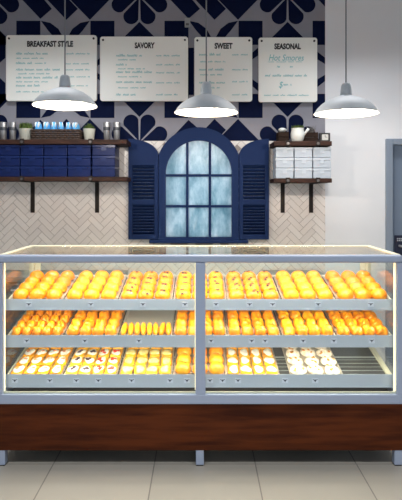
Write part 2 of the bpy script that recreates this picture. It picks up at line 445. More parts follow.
# ------------------------------------------------------------------ menu boards
def text_mesh(body, size, width=None, bold=0, shear=0):
    cu = bpy.data.curves.new('txt', 'FONT'); cu.body = body; cu.size = size; cu.align_x = 'CENTER'; cu.align_y = 'CENTER'; cu.offset = bold; cu.shear = shear; cu.extrude = .0006; cu.resolution_u = 3
    ob = bpy.data.objects.new('txt', cu); COL.objects.link(ob); bpy.context.view_layer.update()
    dg = bpy.context.evaluated_depsgraph_get(); me = bpy.data.meshes.new_from_object(ob.evaluated_get(dg))
    xs = [v.co.x for v in me.vertices]; k = (width/(max(xs)-min(xs))) if width else 1
    vs = [Vector((v.co.x*k, -v.co.z, v.co.y)) for v in me.vertices]; fs = [tuple(p.vertices) for p in me.polygons]
    bpy.data.objects.remove(ob); bpy.data.curves.remove(cu); bpy.data.meshes.remove(me)
    return vs, fs
def add_text(mb, body, x, z, y, size, width=None, bold=0, shear=0, m=0):
    vs, fs = text_mesh(body, size, width, bold, shear)
    mb.add([v+Vector((x, y, z)) for v in vs], fs, m)
def scribble(mb, x0, x1, z, y, amp=.0075, step=.0085, wt=.0029, seed=0):
    # a run of pen strokes that reads as small handwriting
    rnd = random.Random(seed); x = x0
    while x < x1:
        wl = min(x1, x+rnd.uniform(.04, .09)); pts = []
        k = 0; xx = x
        while xx < wl:
            h = amp*(1.7 if rnd.random() < .22 else 1)*rnd.uniform(.7, 1.1)
            pts.append((xx, z+(h if k % 2 else -amp*.55))); xx += step*rnd.uniform(.4, .75); k += 1
        for a, b in zip(pts, pts[1:]):
            d = Vector((b[0]-a[0], b[1]-a[1])); n_ = Vector((-d.y, d.x)).normalized()*wt/2
            mb.add([(a[0]-n_.x, y, a[1]-n_.y), (b[0]-n_.x, y, b[1]-n_.y), (b[0]+n_.x, y, b[1]+n_.y), (a[0]+n_.x, y, a[1]+n_.y)], [(0, 1, 2, 3)])
        x = wl+.014
def rounded(x0, x1, z0, z1, r, n=5):
    q = []
    for cx, cz, a in ((x1-r, z1-r, 0), (x0+r, z1-r, pi/2), (x0+r, z0+r, pi), (x1-r, z0+r, 1.5*pi)):
        for k in range(n+1): q.append((cx+r*math.cos(a+pi/2*k/n), cz+r*math.sin(a+pi/2*k/n)))
    return q
YB = DW-.03
def board(x0, x1, y0, y1, head, hx, hw, label, lines, words=()):
    d = YB
    X0, X1, Z0, Z1 = PX(x0, d), PX(x1, d), PZ(y1, d), PZ(y0, d)
    t = empty('menu_sign', ((X0+X1)/2, DW-.02, Z0), label, 'menu board', 'menu boards in a row on the mural')
    MB().prism(rounded(X0, X1, Z0, Z1, .022), YB, DW-.0055).build('panel', M['board'], t, True, bevel=.002)
    m = MB(); add_text(m, head, PX(hx, d), PZ(y0+9.2, d), YB-.0008, .064, hw*d/F, .003); m.build('heading', M['black_ink'], t, True, fix=False)
    for xx in (X0+.026, X1-.026):
        MB().tube([(xx, YB+.001, Z1-.03), (xx, YB-.006, Z1-.03)], .009, 10).build('screw', M['screw'], t, True)
    for k, (a, b, yy, amp) in enumerate(lines):
        m = MB(); scribble(m, PX(a, d), PX(b, d), PZ(yy, d), YB-.0009, amp, seed=int(x0*10)+k*7)
        m.build('handwritten_line', M['teal_ink'], t, True, fix=False)
    for (body, xx, yy, size, wd) in words:
        m = MB(); add_text(m, body, PX(xx, d), PZ(yy, d), YB-.0006, size, wd*d/F, 0, .25)
        m.build('handwritten_line', M['teal_ink'], t, True, fix=False)
A_, B_ = .010, .006
board(6, 96.7, 35, 101, 'BREAKFAST STYLE', 50, 46, 'wide white menu board headed BREAKFAST STYLE', [(16, 48, 54, A_), (16, 44, 58.5, B_), (16, 32, 63.5, A_), (35, 46, 63.5, B_), (16, 60, 70, A_), (18, 50, 74, B_), (16, 58, 78, A_), (16, 48, 82, B_), (16, 42, 86, A_), (16, 44, 92, B_), (66, 90, 54, B_), (66, 90, 64, B_), (66, 90, 70, B_), (66, 90, 77, B_), (66, 88, 86, B_)])
board(100, 188, 36.5, 101, 'SAVORY', 144.5, 20, 'wide white menu board headed SAVORY', [(116, 142, 56, A_), (118, 136, 60, B_), (116, 127, 65, A_), (118, 145, 69, B_), (116, 152, 72.5, A_), (118, 142, 77, B_), (116, 152, 82.5, A_), (118, 147, 88, B_), (116, 136, 95, A_), (156, 180, 56, B_), (156, 180, 65, B_), (156, 180, 73, B_), (156, 180, 83, B_), (156, 178, 95, B_)])
board(194.3, 252.3, 37, 101.5, 'SWEET', 223.5, 18, 'narrow white menu board headed SWEET', [(199, 221, 55, A_), (200, 226, 62, B_), (199, 224, 70, A_), (200, 222, 75, B_), (199, 226, 83, A_), (201, 220, 88, B_), (232, 248, 55, B_), (232, 248, 70, B_), (232, 248, 82, B_), (232, 248, 95, B_)])
board(258.6, 317.3, 37.5, 102, 'SEASONAL', 287.5, 26.5, 'narrow white menu board headed SEASONAL', [(268, 302, 62, .003), (277, 280, 67, A_), (290, 293, 67, A_), (265, 307, 76, A_), (283, 292, 85, A_), (264, 309, 95.5, B_)], [('Hot Smores', 286, 58, .075, 35), ('$', 280.5, 85, .075, 4)])
# small grey sensor above the boards
sb = empty('wall_sensor', P(187.5, 28, DW-.006), 'small grey plastic sensor on the mural above the SAVORY board', 'sensor')
X0, X1, Z0, Z1 = PX(184.8, DW), PX(190.2, DW), PZ(28, DW), PZ(19, DW)
MB().box(X0, X1, DW-.035, DW-.0055, Z0, Z1).build('housing', M['sensor'], sb, True, bevel=.005)
MB().box(X0+.01, X1-.01, DW-.037, DW-.0345, Z0+.012, Z0+.03).build('lens', M['steel'], sb, True)

# ------------------------------------------------------------------ wall shelves
SD = .29; DF = DW-SD                                 # front edge distance of the shelves
def wall_shelf(x0, x1, zt, th, brk, drop, label, group):
    t = empty('wall_shelf', ((x0+x1)/2, DW-.01, zt-th), label, 'shelf', group)
    MB().box(x0, x1, DF, DW-.0145, zt-th, zt).build('shelf_board', M['shelf_wood'], t, True, bevel=.004)
    for bx in brk:
        b = MB().box(bx-.017, bx+.017, DW-.014, DW-.0065, zt-th-drop, zt-th-.0065)
        b.box(bx-.017, bx+.017, DF-.007, DW-.014, zt-th-.0065, zt-th-.0005)
        b.box(bx-.017, bx+.017, DF-.007, DF-.0005, zt-th-.0065, zt+.006)
        br = b.build('bracket', M['iron'], t, True)
        bo = MB().tube([(bx, DF-.006, zt-th*.5), (bx, DF-.014, zt-th*.5)], .011, 10).build('bolt', M['bolt'], br)
        bo.location = -t.location
    return t
zu, zl = PZ(139.5, DF), PZ(176.8, DF)
LB = [PX(-32, DW), PX(33, DW), PX(97.3, DW)]; LX0, LX1 = -2.1, PX(127, DF)
wall_shelf(LX0, LX1, zu, .038, LB, .1, 'long dark wooden shelf left of the window holding pots, basket and tumblers', 'shelves left of the window')
wall_shelf(LX0, LX1, zl, .034, LB, .262, 'long dark wooden shelf left of the window holding stacked navy boxes', 'shelves left of the window')
RB = [PX(282.5, DW), PX(310.8, DW)]; RX0, RX1 = PX(274, DF), PX(332, DF)
zur, zlr = PZ(141, DF), PZ(178.4, DF)
wall_shelf(RX0, RX1, zur, .038, RB, .1, 'short dark wooden shelf right of the window holding crates and a white jug', 'shelves right of the window')
wall_shelf(RX0, RX1, zlr, .034, RB, .25, 'short dark wooden shelf right of the window holding stacked pale boxes', 'shelves right of the window')
def bakery_box(w, d, h, mb_, ml):
    t = empty('bakery_box', (0, 0, 0))
    MB().box(-w/2, w/2, -d/2, d/2, 0, h*.74).build('carton', mb_, t, bevel=.004)
    m = MB().box(-w/2-.0015, w/2+.0015, -d/2-.002, d/2+.002, h*.745, h-.0015)
    m.box(-w*.12, w*.12, -d/2-.0035, -d/2-.0018, h*.45, h*.8)
    m.build('lid', ml, t, bevel=.003)
    return t
rown = ['bottom', 'middle', 'top']
oc5 = ['first', 'second', 'third', 'fourth', 'fifth']
bh = (PZ(144.6, DF)-zl)/3-.0012; dB = DF+.008
colsL = [-4, 20, 43.5, 67, 91, 116]
proto = None
for c in range(5):
    xm = PX((colsL[c]+colsL[c+1])/2, dB); 
    for r in range(3):
        if proto is None: proto = bakery_box(.182, .24, bh, M['navy_box'], M['navy_lid']); o = proto
        else: o = copy_tree(proto)
        o.location = (xm+random.uniform(-.001, .001), dB+.123+random.uniform(0, .006), zl+.0008+r*(bh+.0012))
        tag(o, 'navy bakery box, %s of its stack, %s stack from the left on the long shelf' % (rown[r], oc5[c]), 'box', 'navy bakery boxes on the long shelf')
colsR = [275.5, 294.3, 313, 331.8]; proto = None
zrh = (PZ(147, DF)-zlr)/3
for c in range(3):
    xm = PX((colsR[c]+colsR[c+1])/2, dB)
    for r in range(3):
        if proto is None: proto = bakery_box(.142, .19, zrh-.001, M['pale_box'], M['pale_lid']); o = proto
        else: o = copy_tree(proto)
        o.location = (xm, dB+.1+random.uniform(0, .008), zlr+.0008+r*zrh)
        tag(o, 'pale bakery box, %s of the %s stack on the short shelf right of the window' % (rown[r], ['left', 'middle', 'right'][c]), 'box', 'pale bakery boxes on the short shelf')
# tumblers
def tumbler(dk):
    t = empty('metal_tumbler', (0, 0, 0))
    MB().lathe([(.021, 0), (.024, .004), (.028, .15), (.0285, .153), (.025, .153), (.023, .03), (.0, .028)], n=20, cap=False).build('cup', M['tumbler'], t, smooth=40)
    MB().lathe([(.0278, .085), (.0285, .085), (.0292, .112), (.0283, .112)], n=20, cap=False).build('band', M['tumbler_band'], t, smooth=40)
    return t
ds = DF+.13
tb = tumbler(0)
sites = [(3.3, 'outermost left'), (12.8, 'second from the left'), (106.8, 'third from the left'), (116.8, 'rightmost')]
for k, (px, nm) in enumerate(sites):
    o = tb if k == 0 else copy_tree(tb)
    o.location = (PX(px, ds), ds, zu+.001)
    tag(o, 'brushed metal tumbler with dark band on the upper left shelf, ' + nm, 'tumbler', 'metal tumblers on the upper shelf')
# planted pots
def blade(mb, x, y, z, h, lean, a, w=.004, m=0):
    dx, dy = math.cos(a)*lean, math.sin(a)*lean; nx, ny = -math.sin(a)*w, math.cos(a)*w
    mb.add([(x-nx, y-ny, z), (x+nx, y+ny, z), (x+nx*.7+dx*.4, y+ny*.7+dy*.4, z+h*.6), (x-nx*.7+dx*.4, y-ny*.7+dy*.4, z+h*.6), (x+dx, y+dy, z+h)], [(0, 1, 2, 3), (3, 2, 4)], m)
def pot(loc, r, h, gh, label, peak):
    t = empty('potted_grass', loc, label, 'potted plant', 'potted plants on the upper shelf')
    MB().lathe([(r*.72, 0), (r*.76, .003), (r, h-.002), (r*1.02, h), (r*.92, h), (r*.9, h-.012)], n=24, cap=False).add([(r*.72*math.cos(2*pi*i/24), r*.72*math.sin(2*pi*i/24), 0) for i in range(24)], [tuple(range(24))]).build('pot', M['pot'], t, smooth=40)
    MB().lathe([(.001, h-.012), (r*.895, h-.012), (r*.87, h-.02)], n=20, cap=False).build('soil', M['soil'], t)
    m = MB(); rnd = random.Random(r)
    for k in range(260):
        rr = r*.88*math.sqrt(rnd.random()); a = rnd.uniform(0, 2*pi)
        hh = gh*(rnd.uniform(.6, 1) if not peak else max(.25, 1-.95*rr/r)*rnd.uniform(.7, 1.05))
        blade(m, rr*math.cos(a), rr*math.sin(a), h-.012, hh+.012, rnd.uniform(.004, .02), rnd.uniform(0, 2*pi) if not peak else a, .0045)
    m.build('foliage', M['grass'], t, fix=False)
s_ds = F/ds
pot((PX(26, ds), ds, zu+.001), 6.9/s_ds, 12/s_ds, 7/s_ds, 'white pot of bushy green grass left of the wicker basket', False)
pot((PX(89.2, ds), ds, zu+.001), 6/s_ds, 12/s_ds, 8/s_ds, 'white pot of pointed green plant right of the wicker basket', True)
# basket of packets
bx0, bx1 = PX(34, ds), PX(81.5, ds); bzc = zu+.001
bt = empty('wicker_basket', ((bx0+bx1)/2, ds, bzc), 'long dark wicker basket on the upper left shelf between two pots', 'basket')
m = MB(); hB = 10/s_ds; n_c = 34
W = bx1-bx0
for lay in range(5):
    z = hB*(lay+.5)/5
    pts = []
    for (xa, ya, xb_, yb_) in ((-W/2, -.07, W/2, -.07), (W/2, -.07, W/2, .07), (W/2, .07, -W/2, .07), (-W/2, .07, -W/2, -.07)):
        n = 22 if abs(xb_-xa) > .1 else 8
        for k in range(n):
            u = k/n; off = .0035*(1 if (k+lay) % 2 else -1)
            px_, py_ = xa+(xb_-xa)*u, ya+(yb_-ya)*u
            if abs(xb_-xa) > .1: py_ += off
            else: px_ += off
            pts.append((px_, py_, z))
    pts.append(pts[0]); m.tube(pts, hB/10*1.02, 6)
m.box(-W/2+.003, W/2-.003, -.067, .067, .0, .006)
m.build('basket_body', M['wicker'], bt, smooth=True)
m = MB()
rim = [(-W/2, -.072, hB), (W/2, -.072, hB), (W/2, .072, hB), (-W/2, .072, hB), (-W/2, -.072, hB)]
m.tube(rim, .007, 8).build('rim', M['wicker'], bt, smooth=True)
pk = empty('wrapped_packet', (0, 0, 0))
m = MB().ball(lambda t, p: Vector((.027*math.sin(t)*math.cos(p)*(1+.10*math.cos(3*p)), .048*math.sin(t)*math.sin(p), .074+.074*math.cos(t))), 14, 10)
m.build('wrapper', M['packet'], pk, smooth=True)
m = MB()
for s in (-.011, .012): m.ball(lambda t, p: Vector((s+.006*math.sin(t)*math.cos(p)+(.074-.11)*0+.1*s*math.cos(t), -.018+.033*math.sin(t)*math.sin(p), .116+.028*math.cos(t))), 10, 8)
m.build('white_stripe', M['packet_white'], pk, smooth=True)
npk = 6
for k in range(npk):
    o = pk if k == 0 else copy_tree(pk)
    o.location = (bx0+.042+(W-.084)*k/(npk-1), ds-.005+.008*(k % 2), bzc+.008+random.uniform(-.001, .004)); o.rotation_euler = (0, random.uniform(-.12, .12), random.uniform(-.3, .3))
    tag(o, 'blue and white wrapped packet, %s from the left in the wicker basket' % ['first', 'second', 'third', 'fourth', 'fifth', 'sixth', 'seventh'][k], 'packet', 'packets in the wicker basket')
# right shelf things
s = F/ds
def crate(px0, px1, hpx, label):
    x0, x1 = PX(px0, ds), PX(px1, ds); h = hpx/s; wd = (x1-x0)/2
    t = empty('wooden_crate', ((x0+x1)/2, ds+.04, zur+.001), label, 'crate', 'crates on the short shelf')
    for yy in (-.07, .06):
        m = MB()
        for k in range(2): m.box(-wd, wd, yy, yy+.01, h*(k*.5)+.001, h*(k*.5+.46))
        m.build('slat_side', M['crate'], t, bevel=.002)
    for sx in (-1, 1):
        MB().box(sx*wd-.005-sx*.006, sx*wd+.005-sx*.006, -.0595, .0595, .001, h).build('end_board', M['crate'], t)
    MB().box(-wd+.012, wd-.012, -.0595, .0595, .002, .008).build('base_board', M['crate'], t)
    return t
crate(278, 288.5, 10.5, 'small dark wooden crate at the left end of the short shelf')
cr = crate(303.3, 317.6, 10, 'small dark wooden crate with grey twigs on the short shelf')
# white bundle draped in the left crate
m = MB().ball(lambda t, p: Vector((.034*math.sin(t)*math.cos(p)*(1+.12*math.sin(3*p+1)), .04*math.sin(t)*math.sin(p), .018+.018*math.cos(t)+.003*math.sin(5*p)*math.sin(t))), 18, 10)
o = m.build('linen_bundle', M['cloth'], smooth=True); o.location = (PX(283, ds), ds+.038, zur+10.4/s+.004)
tag(o, 'folded white linen bundle on the left crate of the short shelf', 'linen')
# white jug with greenery
jt = empty('white_jug', (PX(296, ds), ds-.07, zur+.001), 'white ceramic jug with side spout and green sprig on the short shelf', 'jug')
rj = 6.8/s; hj = 13/s
MB().lathe([(rj*.7, 0), (rj*.8, .004), (rj*.98, hj*.35), (rj, hj*.6), (rj*.86, hj*.9), (rj*.9, hj), (rj*.8, hj), (rj*.76, hj*.88)], n=24, cap=False).lathe([(.001, .004), (rj*.75, .004)], n=24, cap=False).build('jug_body', M['cloth'], jt, smooth=40)
MB().tube([(rj*.8, 0, hj*.5), (rj*1.25, 0, hj*.75), (rj*1.6, 0, hj*.98)], [.014, .010, .012], 10).build('spout', M['cloth'], jt, smooth=True)
m = MB(); rnd = random.Random(3)
for k in range(120):
    a = rnd.uniform(0, 2*pi); rr = rj*.7*math.sqrt(rnd.random()); blade(m, rr*math.cos(a), rr*math.sin(a), hj*.86, .045*rnd.uniform(.5, 1), rnd.uniform(.01, .03), a, .006)
m.build('foliage', M['grass'], jt, fix=False)
m = MB(); rnd = random.Random(5)
for k in range(34):
    x = rnd.uniform(-.035, .035); a = rnd.uniform(0, 2*pi); h = rnd.uniform(.05, .085)
    m.tube([(x, rnd.uniform(-.02, .02), .012), (x+.006*math.cos(a), .01*math.sin(a), h+.02), (x+.025*math.cos(a), .025*math.sin(a), h+.06)], [.0022, .002, .0012], 5)
o = m.build('dried_twigs', M['dry']); o.location = cr.location+Vector((-.002, 0, .0)); tag(o, 'bunch of dry grey twigs standing in the right crate', 'twigs')
ck = empty('table_clock', (PX(324, ds), ds-.02, zur+.001), 'small black clock with square white face at the shelf end', 'clock')
hw = 5.2/s
MB().box(-hw, hw, -.02, .02, .003, hw*1.75).build('case', M['black'], ck, bevel=.004)
MB().prism(rounded(-hw*.6, hw*.6, hw*.35, hw*1.45, .006), -.0215, -.0195).build('dial', M['face'], ck)
MB().box(-.002, .002, -.0225, -.0214, hw*.9, hw*1.3).box(-.001, .018, -.0225, -.0214, hw*.88, hw*.95).build('hands', M['black'], ck)
for sx in (-1, 1): MB().box(sx*hw*.7-.005, sx*hw*.7+.005, -.015, .015, 0, .0035).build('foot', M['black'], ck)

# ------------------------------------------------------------------ pendant lamps
DL = 3.378; sl = F/DL
def pendant():
    t = empty('pendant_lamp', (0, 0, 0))
    R = .196
    prof = [(.031, .112), (.050, .104), (.082, .094), (.118, .078), (.150, .056), (.176, .030), (.190, .007), (R, 0.0)]
    m = MB().lathe(prof+[(R-.001, -.003), (R-.004, 0), (.172, .028), (.146, .053), (.114, .074), (.079, .089), (.03, .104)], n=48, cap=False)
    nf = len(m.f); 
    for k in range(nf): m.mi[k] = 0 if k < 48*8 else 1
    m.build('lamp_shade', [M['lamp_out'], M['lamp_in']], t, smooth=True)
    MB().lathe([(.031, .108), (.034, .112), (.034, .135), (.030, .165), (.027, .178), (.020, .186), (.007, .188)], n=24).build('socket_cap', M['lamp_out'], t, smooth=40)
    b = MB().ball(lambda th, p: Vector((.030*math.sin(th)*math.cos(p), .030*math.sin(th)*math.sin(p), .026+.040*math.cos(th))), 16, 12)
    b.build('bulb', M['bulb'], t, smooth=True)
    MB().lathe([(.012, .062), (.016, .068), (.016, .106)], n=16).build('bulb_base', M['steel_light'], t, smooth=40)
    MB().tube([(0, 0, .186), (0, 0, 1.30)], .0042, 8).build('cord', M['cord'], t, smooth=True)
    MB().lathe([(.05, 1.30), (.05, 1.318), (.02, 1.33)], n=24).build('ceiling_rose', M['lamp_out'], t, smooth=40)
    return t
pl = pendant()
for k, (px, py, nm) in enumerate(((65, 105.6, 'left of the three, before the BREAKFAST STYLE board'), (206.3, 112.5, 'middle of the three, before the SWEET board'), (346, 113.5, 'right of the three, before the plain white wall'))):
    o = pl if k == 0 else copy_tree(pl)
    z = PZ(py, DL); o.location = (PX(px, DL), DL, z)
    for c in children(o):
        if c.name.startswith('ceiling_rose'): c.location.z = (ZC-.001)-z-1.33
        if c.name.startswith('cord'): c.scale.z = 1; 
    # cord reaches the ceiling rose
    for c in children(o):
        if c.name.startswith('cord'):
            me = c.data.copy(); c.data = me
            for v in me.vertices:
                if v.co.z > .6: v.co.z = ZC-z-.02
    tag(o, 'grey enamel pendant lamp, ' + nm, 'pendant lamp', 'pendant lamps over the display case')
    ld = bpy.data.lights.new('lamp_light', 'POINT'); ld.energy = 25; ld.color = (1, .91, .80); ld.shadow_soft_size = .03
    lo = bpy.data.objects.new('lamp_light', ld); COL.objects.link(lo); lo.location = (o.location.x, DL, z-.02)

# ------------------------------------------------------------------ display case
D0 = 3.161; DEP = .63; D1 = D0+DEP
s0 = F/D0
CXw = PX(199.75, D0); HW = 203/s0
X0, X1 = CXw-HW, CXw+HW
Z_TOP, Z_TR = PZ(255, D0), PZ(263, D0); Z_BR1, Z_BR0 = PZ(394.5, D0), PZ(404, D0); Z_W0 = PZ(450.5, D0)
dc = empty('display_case', (CXw, D0+DEP/2, 0), 'long glass-fronted bakery display case with wood-panelled base and three shelves', 'display case')
def part(mb, name, m, **k): return mb.build(name, m, dc, True, **k)
pw = .046
for lx in (X0, CXw-.0225, X1-.046):
    for ly in (D0+.004, D1-.05): 
        lg = part(MB().box(lx, lx+.046, ly, ly+.046, .006, Z_W0+.02), 'leg', M['alu'], bevel=.003)
        MB().box(lx+.003, lx+.043, ly+.003, ly+.043, 0, .0062).build('foot_pad', M['black'], lg).location = -dc.location
part(MB().box(X0+.002, X1-.002, D0+.052, D1-.052, Z_W0+.0205, Z_BR0-.001), 'base_box', M['counter_body'])
part(MB().box(X0-.002, X1+.002, D0, D0+.018, Z_W0, Z_BR0-.0005), 'wood_panel', M['wood'], bevel=.002)
for xx in (X0, X1): part(MB().box(xx-.002, xx+.002, D0+.0185, D1, Z_W0, Z_BR0-.0005), 'side_panel', M['wood'])
ft = .04
# aluminium frame
part(MB().box(X0, X1, D0-.004, D0+ft, Z_TR, Z_TOP), 'top_rail', M['alu'], bevel=.013)
part(MB().box(X0, X1, D0-.004, D0+ft, Z_BR0, Z_BR1), 'bottom_rail', M['alu'], bevel=.004)
part(MB().box(X0, X1, D1-ft, D1, Z_BR0, Z_BR1), 'bottom_rail', M['alu'], bevel=.003)
post = PX(2.6, D0)-X0
for xa, xb_ in ((X0, X0+post), (X1-post, X1)):
    part(MB().box(xa, xb_, D0-.003, D0+ft, Z_BR1, Z_TR), 'corner_post', M['alu'], bevel=.003)
    part(MB().box(xa, xb_, D1-ft, D1, Z_BR1, Z_TR), 'corner_post', M['cream_trim'], bevel=.003)
    part(MB().box(xa, xb_, D0+ft, D1-ft, Z_TOP-.03, Z_TOP), 'side_rail', M['cream_trim'], bevel=.002)
    part(MB().box(xa, xb_, D0+ft, D1-ft, Z_BR0, Z_BR1), 'side_rail', M['alu'], bevel=.002)
mxa, mxb = PX(195.5, D0), PX(205.5, D0)
part(MB().box(mxa, mxb, D0-.004, D0+ft, Z_BR1, Z_TR), 'centre_mullion', M['alu'], bevel=.004)
part(MB().box(X0, X1, D1-ft, D1, Z_TOP-.045, Z_TOP), 'back_rail', M['cream_trim'], bevel=.003)
# glass
for xa, xb_ in ((X0+post, mxa), (mxb, X1-post)):
    part(MB().box(xa+.0005, xb_-.0005, D0+.012, D0+.017, Z_BR1+.0005, Z_TR-.0005), 'front_glass', M['glass'])
part(MB().box(X0+post+.0005, X1-post-.0005, D0+ft+.0005, D1-ft-.0005, Z_TOP-.009, Z_TOP-.004), 'top_glass', M['glass'])
for xx in (X0+post*.5, X1-post*.5):
    part(MB().box(xx-.0025, xx+.0025, D0+ft+.0005, D1-ft-.0005, Z_BR1+.0005, Z_TOP-.0305), 'side_glass', M['glass'])
xm = CXw
for xa, xb_, yy in ((X0+post+.002, xm+.03, D1-.018), (xm-.03, X1-post-.002, D1-.036)):
    dd = MB(); wS = .036
    dd.box(xa, xa+wS, yy, yy+.014, Z_BR1+.001, Z_TOP-.046); dd.box(xb_-wS, xb_, yy, yy+.014, Z_BR1+.001, Z_TOP-.046)
    dd.box(xa+wS, xb_-wS, yy, yy+.014, Z_BR1+.001, Z_BR1+.04); dd.box(xa+wS, xb_-wS, yy, yy+.014, Z_TOP-.075, Z_TOP-.046)
    sd = part(dd, 'sliding_door', M['cream_trim'])
    MB().box(xa+wS+.0005, xb_-wS-.0005, yy+.005, yy+.009, Z_BR1+.041, Z_TOP-.076).build('door_glass', M['back_glass'], sd).location = -dc.location
part(MB().box(X0+post+.001, X1-post-.001, D0+ft+.001, D1-ft-.001, Z_BR0+.002, Z_BR1-.03), 'deck', M['deck'])
# lit strips: posts inside the glass and the sill at the foot of the glass
lx0, lx1 = PX(3, D0+.05), PX(6.2, D0+.05); rx0, rx1 = PX(392.6, D0+.05), PX(396.6, D0+.05)
part(MB().box(lx0, lx1, D0+.022, D0+.036, Z_BR1+.012, Z_TR-.001), 'led_strip', M['led'])
part(MB().box(rx0, rx1, D0+.022, D0+.036, Z_BR1+.012, Z_TR-.001), 'led_strip', M['led'])
part(MB().box(mxa-.004, mxa+.006, D0+.041, D0+.05, Z_BR1+.012, Z_TR-.001), 'led_strip', M['led'])
part(MB().box(X0+post+.001, X1-post-.001, D0+.0175, D0+.021, Z_BR1+.0005, Z_BR1+.011), 'glass_channel', M['cream_trim'])
part(MB().box(X0+post+.04, X1-post-.04, D0+.041, D0+.052, Z_TR+.004, Z_TR+.014), 'led_strip', M['led'])
# shelves
DS = D0+.085; TILT = math.radians(11); SDEP = .466
railz = [(PZ(299.2, DS), PZ(309.3, DS)), (PZ(335.2, DS), PZ(346.3, DS)), (PZ(374.4, DS), PZ(386.4, DS))]
SX0, SX1 = -1.1565, 1.141
shelf_T = []
for k, (zt, zb) in enumerate(railz):
    T = Matrix.Translation((0, DS+.006, zt-.028)) @ Matrix.Rotation(TILT, 4, 'X')
    shelf_T.append(T)
    sh = MB()
    sh.box(SX0+.004, SX1-.004, .001, SDEP, -.006, -.001, 0, T)
    sf = part(sh, 'shelf', M['steel'])
    fm = MB(); 
    fm.box(SX0, SX0+.008, .0, SDEP+.01, -.016, .012, 0, T); wr = .03 if k == 2 else .009
    fm.box(SX1-wr, SX1-.001, .0, SDEP+.01, -.016, .012, 0, T)
    fm.box(SX0+.008, SX1-wr, SDEP, SDEP+.01, -.016, .012, 0, T)
    a = fm.build('shelf_frame', M['cream_trim'], sf); a.location = -dc.location
    fm = MB()
    fm.box(SX0+.008, SX1-wr, .26, .275, -.0009, .0002, 0, T)
    for q in range(5): fm.box(SX0+.008, SX1-wr, .05+q*.045, .054+q*.045, -.0009, .0001, 0, T)
    a = fm.build('support_bar', M['steel_light'], sf); a.location = -dc.location
    pr = MB()
    pr.add([(SX0, DS-.006, zb), (SX1, DS-.006, zb), (SX1, DS, zt), (SX0, DS, zt), (SX0, DS-.002, zb), (SX1, DS-.002, zb), (SX1, DS+.004, zt), (SX0, DS+.004, zt)],
           [(0, 1, 2, 3), (7, 6, 5, 4), (0, 4, 5, 1), (3, 2, 6, 7), (0, 3, 7, 4), (1, 5, 6, 2)])
    pr.box(SX0, SX1, DS-.009, DS-.002, zb-.004, zb+.003)
    part(pr, 'price_rail', M['alu_rail'])
    if k < 2:
        part(MB().box(SX0+.05, SX1-.05, DS+.012, DS+.022, zb-.002, zb+.006), 'led_strip', M['led'])
    for xx in (SX0+.0003, SX1-.0075):
        part(MB().box(xx, xx+.007, DS+.30, DS+.315, zt-.05, zt+.04), 'shelf_clip', M['steel_light'])
# price tags
tagpx = [[29, 91, 143, 185, 216, 249.5, 272.5, 318, 370.5], [27, 85, 139, 211, 251.6, 265, 303, 333.7, 371.5], [15, 50, 76.5, 98.5, 131.6, 170, 187, 210, 222.5, 238, 285, 315]]
ordn = ['first', 'second', 'third', 'fourth', 'fifth', 'sixth', 'seventh', 'eighth', 'ninth', 'tenth', 'eleventh', 'twelfth']
SHN = ['top', 'middle', 'bottom']
proto = None
for k in range(3):
    zt, zb = railz[k]; zc = (zt+zb)/2; lean = math.atan2(.006, zt-zb)
    for i, px in enumerate(tagpx[k]):
        if proto is None:
            proto = empty('price_tag', (0, 0, 0))
            MB().box(-.018, .018, -.0012, 0, -.014, .014).build('card', M['tag'], proto)
            m = MB().prism([(-.010, .006), (.010, .006), (.003, -.004), (0, -.009), (-.003, -.004)], -.0018, -.0012)
            m.box(-.014, -.009, -.0018, -.0012, .004, .008).box(.009, .014, -.0018, -.0012, .004, .008)
            m.build('printed_mark', M['tag_ink'], proto)
            o = proto
        else: o = copy_tree(proto)
        o.location = (PX(px, DS), DS-.0035, zc); o.rotation_euler = (-lean, 0, 0)
        tag(o, 'small pale price tag on the %s rail, %s from the left' % (SHN[k], ordn[i]), 'price tag', 'price tags on the shelf rails')

# ------------------------------------------------------------------ trays and baked goods
edges = [-1.147, -.82, -.494, -.168, .156, .477, .810, 1.132]        # metres across the shelves
TW, TD = .317, .452
pan = MB()
def rr(hw, hd, z, r, n=4): return [(p[0], p[1], z) for p in rounded(-hw, hw, 0, 0, 0)] if False else [(x, y, z) for x, y in rounded(-hw, hw, -hd, hd, r, n)]
loops = [rr(TW/2-.012, TD/2-.012, .0005, .018), rr(TW/2-.003, TD/2-.003, .013, .022), rr(TW/2, TD/2, .0145, .024), rr(TW/2, TD/2, .0105, .024), rr(TW/2-.0025, TD/2-.0025, .0105, .0235)]
loops_in = [rr(TW/2-.0045, TD/2-.0045, .013, .021), rr(TW/2-.0135, TD/2-.0135, .0018, .017)]
nl = len(loops[0])
vs = []; fs = []
seq = [loops[0], loops[4], loops[3], loops[2], loops[1], loops_in[0], loops_in[1]]
for lp in seq: vs += lp
for j in range(len(seq)-1):
    for i in range(nl): k = (i+1) % nl; fs.append((j*nl+i, j*nl+k, (j+1)*nl+k, (j+1)*nl+i))
fs.append(tuple(range(nl))[::-1]); fs.append(tuple(range((len(seq)-1)*nl, len(seq)*nl)))
pan.add(vs, fs)
pan_o = pan.build('baking_tray', M['pan'], smooth=35)
used_pan = [False]

